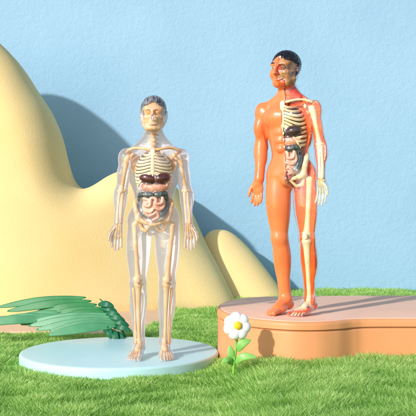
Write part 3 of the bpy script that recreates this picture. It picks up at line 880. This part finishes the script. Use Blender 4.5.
def inside_poly(P, x, y):
    r = np.zeros(len(x), bool); N = len(P)
    for i in range(N):
        (x0, y0), (x1, y1) = P[i], P[(i + 1) % N]
        r ^= ((y0 > y) != (y1 > y)) & (x < (x1 - x0) * (y - y0) / (y1 - y0 + 1e-12) + x0)
    return r
def lawn():
    n = 620000
    y = 3.9 + (10.88 - 3.9) * rng.random(n) ** 1.35
    x = (rng.random(n) * 2 - 1) * (y * .26 + .8)
    keep = ((x - DC[0]) ** 2 + (y - DC[1]) ** 2 > (DR + .006) ** 2)
    keep &= ~inside_poly(inset(PLAT, -.012)[::4], x, y) & ~inside_poly(SAND, x, y)
    keep &= ~((y > 9.25) & (x < .2))
    x, y = x[keep], y[keep]; n = len(x)
    clump = np.sin(x * 9 + 2 * np.sin(y * 7)) * np.sin(y * 11 + 1.5 * np.sin(x * 6))
    near = np.exp(-np.maximum(np.hypot(x - DC[0], y - DC[1]) - DR, 0) / .12)
    L = (.058 + .036 * sstep(-.1, .5, x) + .020 * clump + .026 * rng.random(n)) * (1 - .2 * near)
    L = L * (1 + .25 * sstep(7, 10, y))
    ang = rng.random(n) * 2 * np.pi; lean = (.25 + .75 * rng.random(n)) * L * .8
    dx, dy = np.cos(ang) * lean + .012 * clump, np.sin(ang) * lean
    wd = (.0038 + .0030 * rng.random(n)) * (1 + .12 * (y - 5)); wa = rng.random(n) * np.pi
    ux, uy = np.cos(wa) * wd, np.sin(wa) * wd
    z = gz(x, y) - .008
    V = np.empty((n, 5, 3), np.float32)
    V[:, 0] = np.column_stack([x - ux, y - uy, z]); V[:, 1] = np.column_stack([x + ux, y + uy, z])
    mx, my, mz = x + dx * .35, y + dy * .35, z + L * .62
    V[:, 2] = np.column_stack([mx + ux * .8, my + uy * .8, mz]); V[:, 3] = np.column_stack([mx - ux * .8, my - uy * .8, mz])
    V[:, 4] = np.column_stack([x + dx, y + dy, z + L])
    b = np.arange(n)[:, None] * 5
    Q = b + np.array([[0, 1, 2, 3]]); T = b + np.array([[3, 2, 4]])
    me = mesh_np('grass', V.reshape(-1, 3), [Q, T])
    tone = np.clip(.40 + .30 * clump + .28 * rng.normal(size=n), 0, 1).astype(np.float32)
    at_ = me.attributes.new('tone', 'FLOAT', 'POINT'); at_.data.foreach_set('value', np.repeat(tone, 5))
    o = obj('grass', me, M['grass']); o['kind'] = 'stuff'; o['label'] = 'short bright green lawn'
lawn()

# daisy
fx, fy, fz = at(237, 326, 5.42)
base = at(233.5, 366, 5.42)
fl = thing('flower', 'puffy white daisy with a yellow centre growing in front of the terracotta platform', 'flower', base)
bo = np.array(base)
ctr = np.array([fx, fy, fz])
tilt = rotm(R(-12), 0, R(10))
for i in range(7):
    a = 2 * math.pi * i / 7 + math.pi / 2 + .08
    rp = np.array([math.cos(a), 0, math.sin(a)]) * .044
    rr = rotm(0, -a, 0)
    gP = plain_ell(rp, (.042, .030, .040), rr, 24, 16)
    obj('petal', (gP[0] @ tilt.T + ctr - bo, gP[1]), M['petal'], fl)
gP = plain_ell((0, -.028, 0), (.025, .018, .025), None, 24, 16)
obj('flower_centre', (gP[0] @ tilt.T + ctr - bo, gP[1]), M['yolk'], fl)
obj('stem', tube([(0, 0, -.06), (.004, 0, .03), (.014, .008, .10), tuple(ctr - bo + np.array([.004, .02, -.03]))], [.009, .009, .008, .007], 24, 10), M['stem'], fl)
def leaf_geo(p0, p1, p2, w, th=.010, n=22, seg=12, pw=.75):
    C = catmull([p0, p1, p2], n); t = np.linspace(0, 1, n)
    r = w * np.maximum(np.sin(np.pi * np.clip(t * .98 + .01, 0, 1)) ** pw, .02)
    T = np.gradient(C, axis=0); T /= np.linalg.norm(T, axis=1)[:, None]
    V = []
    a = np.linspace(0, 2 * np.pi, seg, endpoint=False)
    for i in range(n):
        sdv = np.cross(T[i], (0, -1, .35)); sdv /= np.linalg.norm(sdv) + 1e-9
        nn = np.cross(sdv, T[i])
        V.append(C[i] + r[i] * np.cos(a)[:, None] * sdv + (th * r[i] / w) * np.sin(a)[:, None] * nn + nn * (np.abs(np.cos(a)) ** 2)[:, None] * r[i] * .22)
    V = np.concatenate(V); idx = np.arange(n * seg).reshape(n, seg)
    q = np.stack([idx[:-1], np.roll(idx, -1, 1)[:-1], np.roll(idx, -1, 1)[1:], idx[1:]], -1).reshape(-1, 4)
    a0 = len(V); V = np.concatenate([V, [C[0]], [C[-1]]])
    t0 = np.stack([np.full(seg, a0), np.roll(idx[0], -1), idx[0]], -1); t1 = np.stack([np.full(seg, a0 + 1), idx[-1], np.roll(idx[-1], -1)], -1)
    return V, [q, np.concatenate([t0, t1])]
def lp(px, py, dy=0): p = np.array(at(px, py, 5.42 + dy)); return p - bo
obj('leaf', leaf_geo(lp(238, 352), lp(242, 344, -.01), lp(251, 340, -.01), .026), M['leaf'], fl)
obj('leaf', leaf_geo(lp(234, 362), lp(231, 354), lp(230, 345), .022), M['leaf'], fl)
obj('leaf', leaf_geo(lp(235, 364), lp(243, 357, -.03), lp(257, 357, -.04), .024), M['leaf'], fl)
obj('leaf', leaf_geo(lp(233, 365), lp(228, 360, -.03), lp(222, 362, -.05), .020), M['leaf'], fl)

# fern with long leaflets on one side and short ones on the other
FY = 6.95
fb = at(127, 340, FY)
fern = thing('fern', 'glossy green fern with long oval leaflets drooping over the left side of the lawn', 'plant', fb)
fo = np.array(fb)
def fp(px, py, dy=0): return np.array(at(px, py, FY + dy)) - fo
obj('stem', tube([fp(128, 345), fp(124, 334), fp(117, 322, .02), fp(109, 308, .06), fp(100, 299, .12)], [.009, .008, .007, .006, .004], 24, 8), M['frond_c'], fern)
def leaflet(name, p0, p1, w, mat, sag=.01, dy0=0, dy1=0, th=.014):
    a = fp(*p0, dy0); b = fp(*p1, dy1); m = (a + b) / 2 + np.array([0, -.02, sag])
    obj(name, leaf_geo(a, m, b, w, th, 26, 12, .55), M[mat], fern)
fr_ = random.Random(3)
for k in range(6):                                   # upper row, greener
    t = k / 5
    p0 = (86 + 27 * t, 297.5 + 18 * t); ln = 92 - 46 * t + fr_.uniform(-6, 6)
    leaflet('leaflet', p0, (p0[0] - ln, p0[1] + 9.5 + fr_.uniform(-1, 1.5)), .030 + .006 * math.sin(3 * t), 'frond_a', .016, .14 - .13 * t, .24 - .2 * t + fr_.uniform(-.03, .03), .008)
for k in range(5):                                   # lower row, blue-green
    t = k / 4
    p0 = (113 + 5 * math.sin(2.2 * t), 315 + 11 * t); ln = 92 - 28 * t + fr_.uniform(-6, 6)
    leaflet('leaflet', p0, (p0[0] - ln, p0[1] + 9 + fr_.uniform(-1.0, 1.0)), .036, 'frond_b', .018, .0 - .05 * t, .08 - .2 * t, .009)
for k in range(4):
    t = k / 3
    p0 = (90 - 13 * k, 312.0 + 2.6 * k); ln = 64 + 6 * k
    leaflet('leaflet', p0, (p0[0] - ln, p0[1] + 5.5), .036, 'frond_b', .020, .10 - .03 * t, .16 - .03 * k, .009)
for p0, p1, dy0, dy1 in [((107, 305), (114, 307), .05, .0), ((109, 309), (117, 312), .04, 0), ((112, 313), (121, 317), .02, -.03), ((115, 317), (125, 321), .0, -.05), ((119, 322), (129, 326), -.02, -.06), ((121, 327), (131, 331), -.03, -.08),
                         ((117, 327), (111, 339), -.03, -.10), ((121, 330), (118, 342), -.04, -.12), ((123, 333), (126, 343), -.04, -.1), ((114, 322), (106, 334), -.02, -.08)]:
    leaflet('leaflet', (p0[0] - 9, p0[1] - .5), p1, .026, 'frond_c', .014, dy0 + .02, dy1, .010)

# ------------------------------------------------------------------ light, sky, camera
sd = np.array([.57, .66, -.42]); sd /= np.linalg.norm(sd)
elev = math.asin(-sd[2])
world = bpy.data.worlds.new('World'); scene.world = world; world.use_nodes = True
nt = world.node_tree; bg = nt.nodes['Background']
sky = nt.nodes.new('ShaderNodeTexSky'); sky.sky_type = 'NISHITA'; sky.sun_disc = False
sky.sun_elevation = elev; sky.sun_rotation = math.atan2(-sd[0], -sd[1])
nt.links.new(sky.outputs[0], bg.inputs[0]); bg.inputs[1].default_value = 0.15
L = bpy.data.lights.new('sun', 'SUN'); L.energy = 3.4; L.angle = R(1.8); L.color = (1, .965, .92)
so = bpy.data.objects.new('sun', L); COL.objects.link(so)
from mathutils import Vector
so.rotation_euler = Vector(sd).to_track_quat('-Z', 'Y').to_euler()
so.location = (-4, -4, 6)

cam = bpy.data.cameras.new('camera'); co = bpy.data.objects.new('camera', cam); COL.objects.link(co)
co.location = (0, 0, CAMZ); co.rotation_euler = (R(90), 0, 0)
cam.sensor_width = 36; cam.lens = 36 * F / 416; cam.clip_end = 200; cam.clip_start = .05
scene.camera = co
scene.view_settings.view_transform = 'Standard'; scene.view_settings.look = 'None'
scene.view_settings.exposure = 0.12; scene.view_settings.gamma = 1
scene.cycles.transparent_max_bounces = 24; scene.cycles.max_bounces = 10
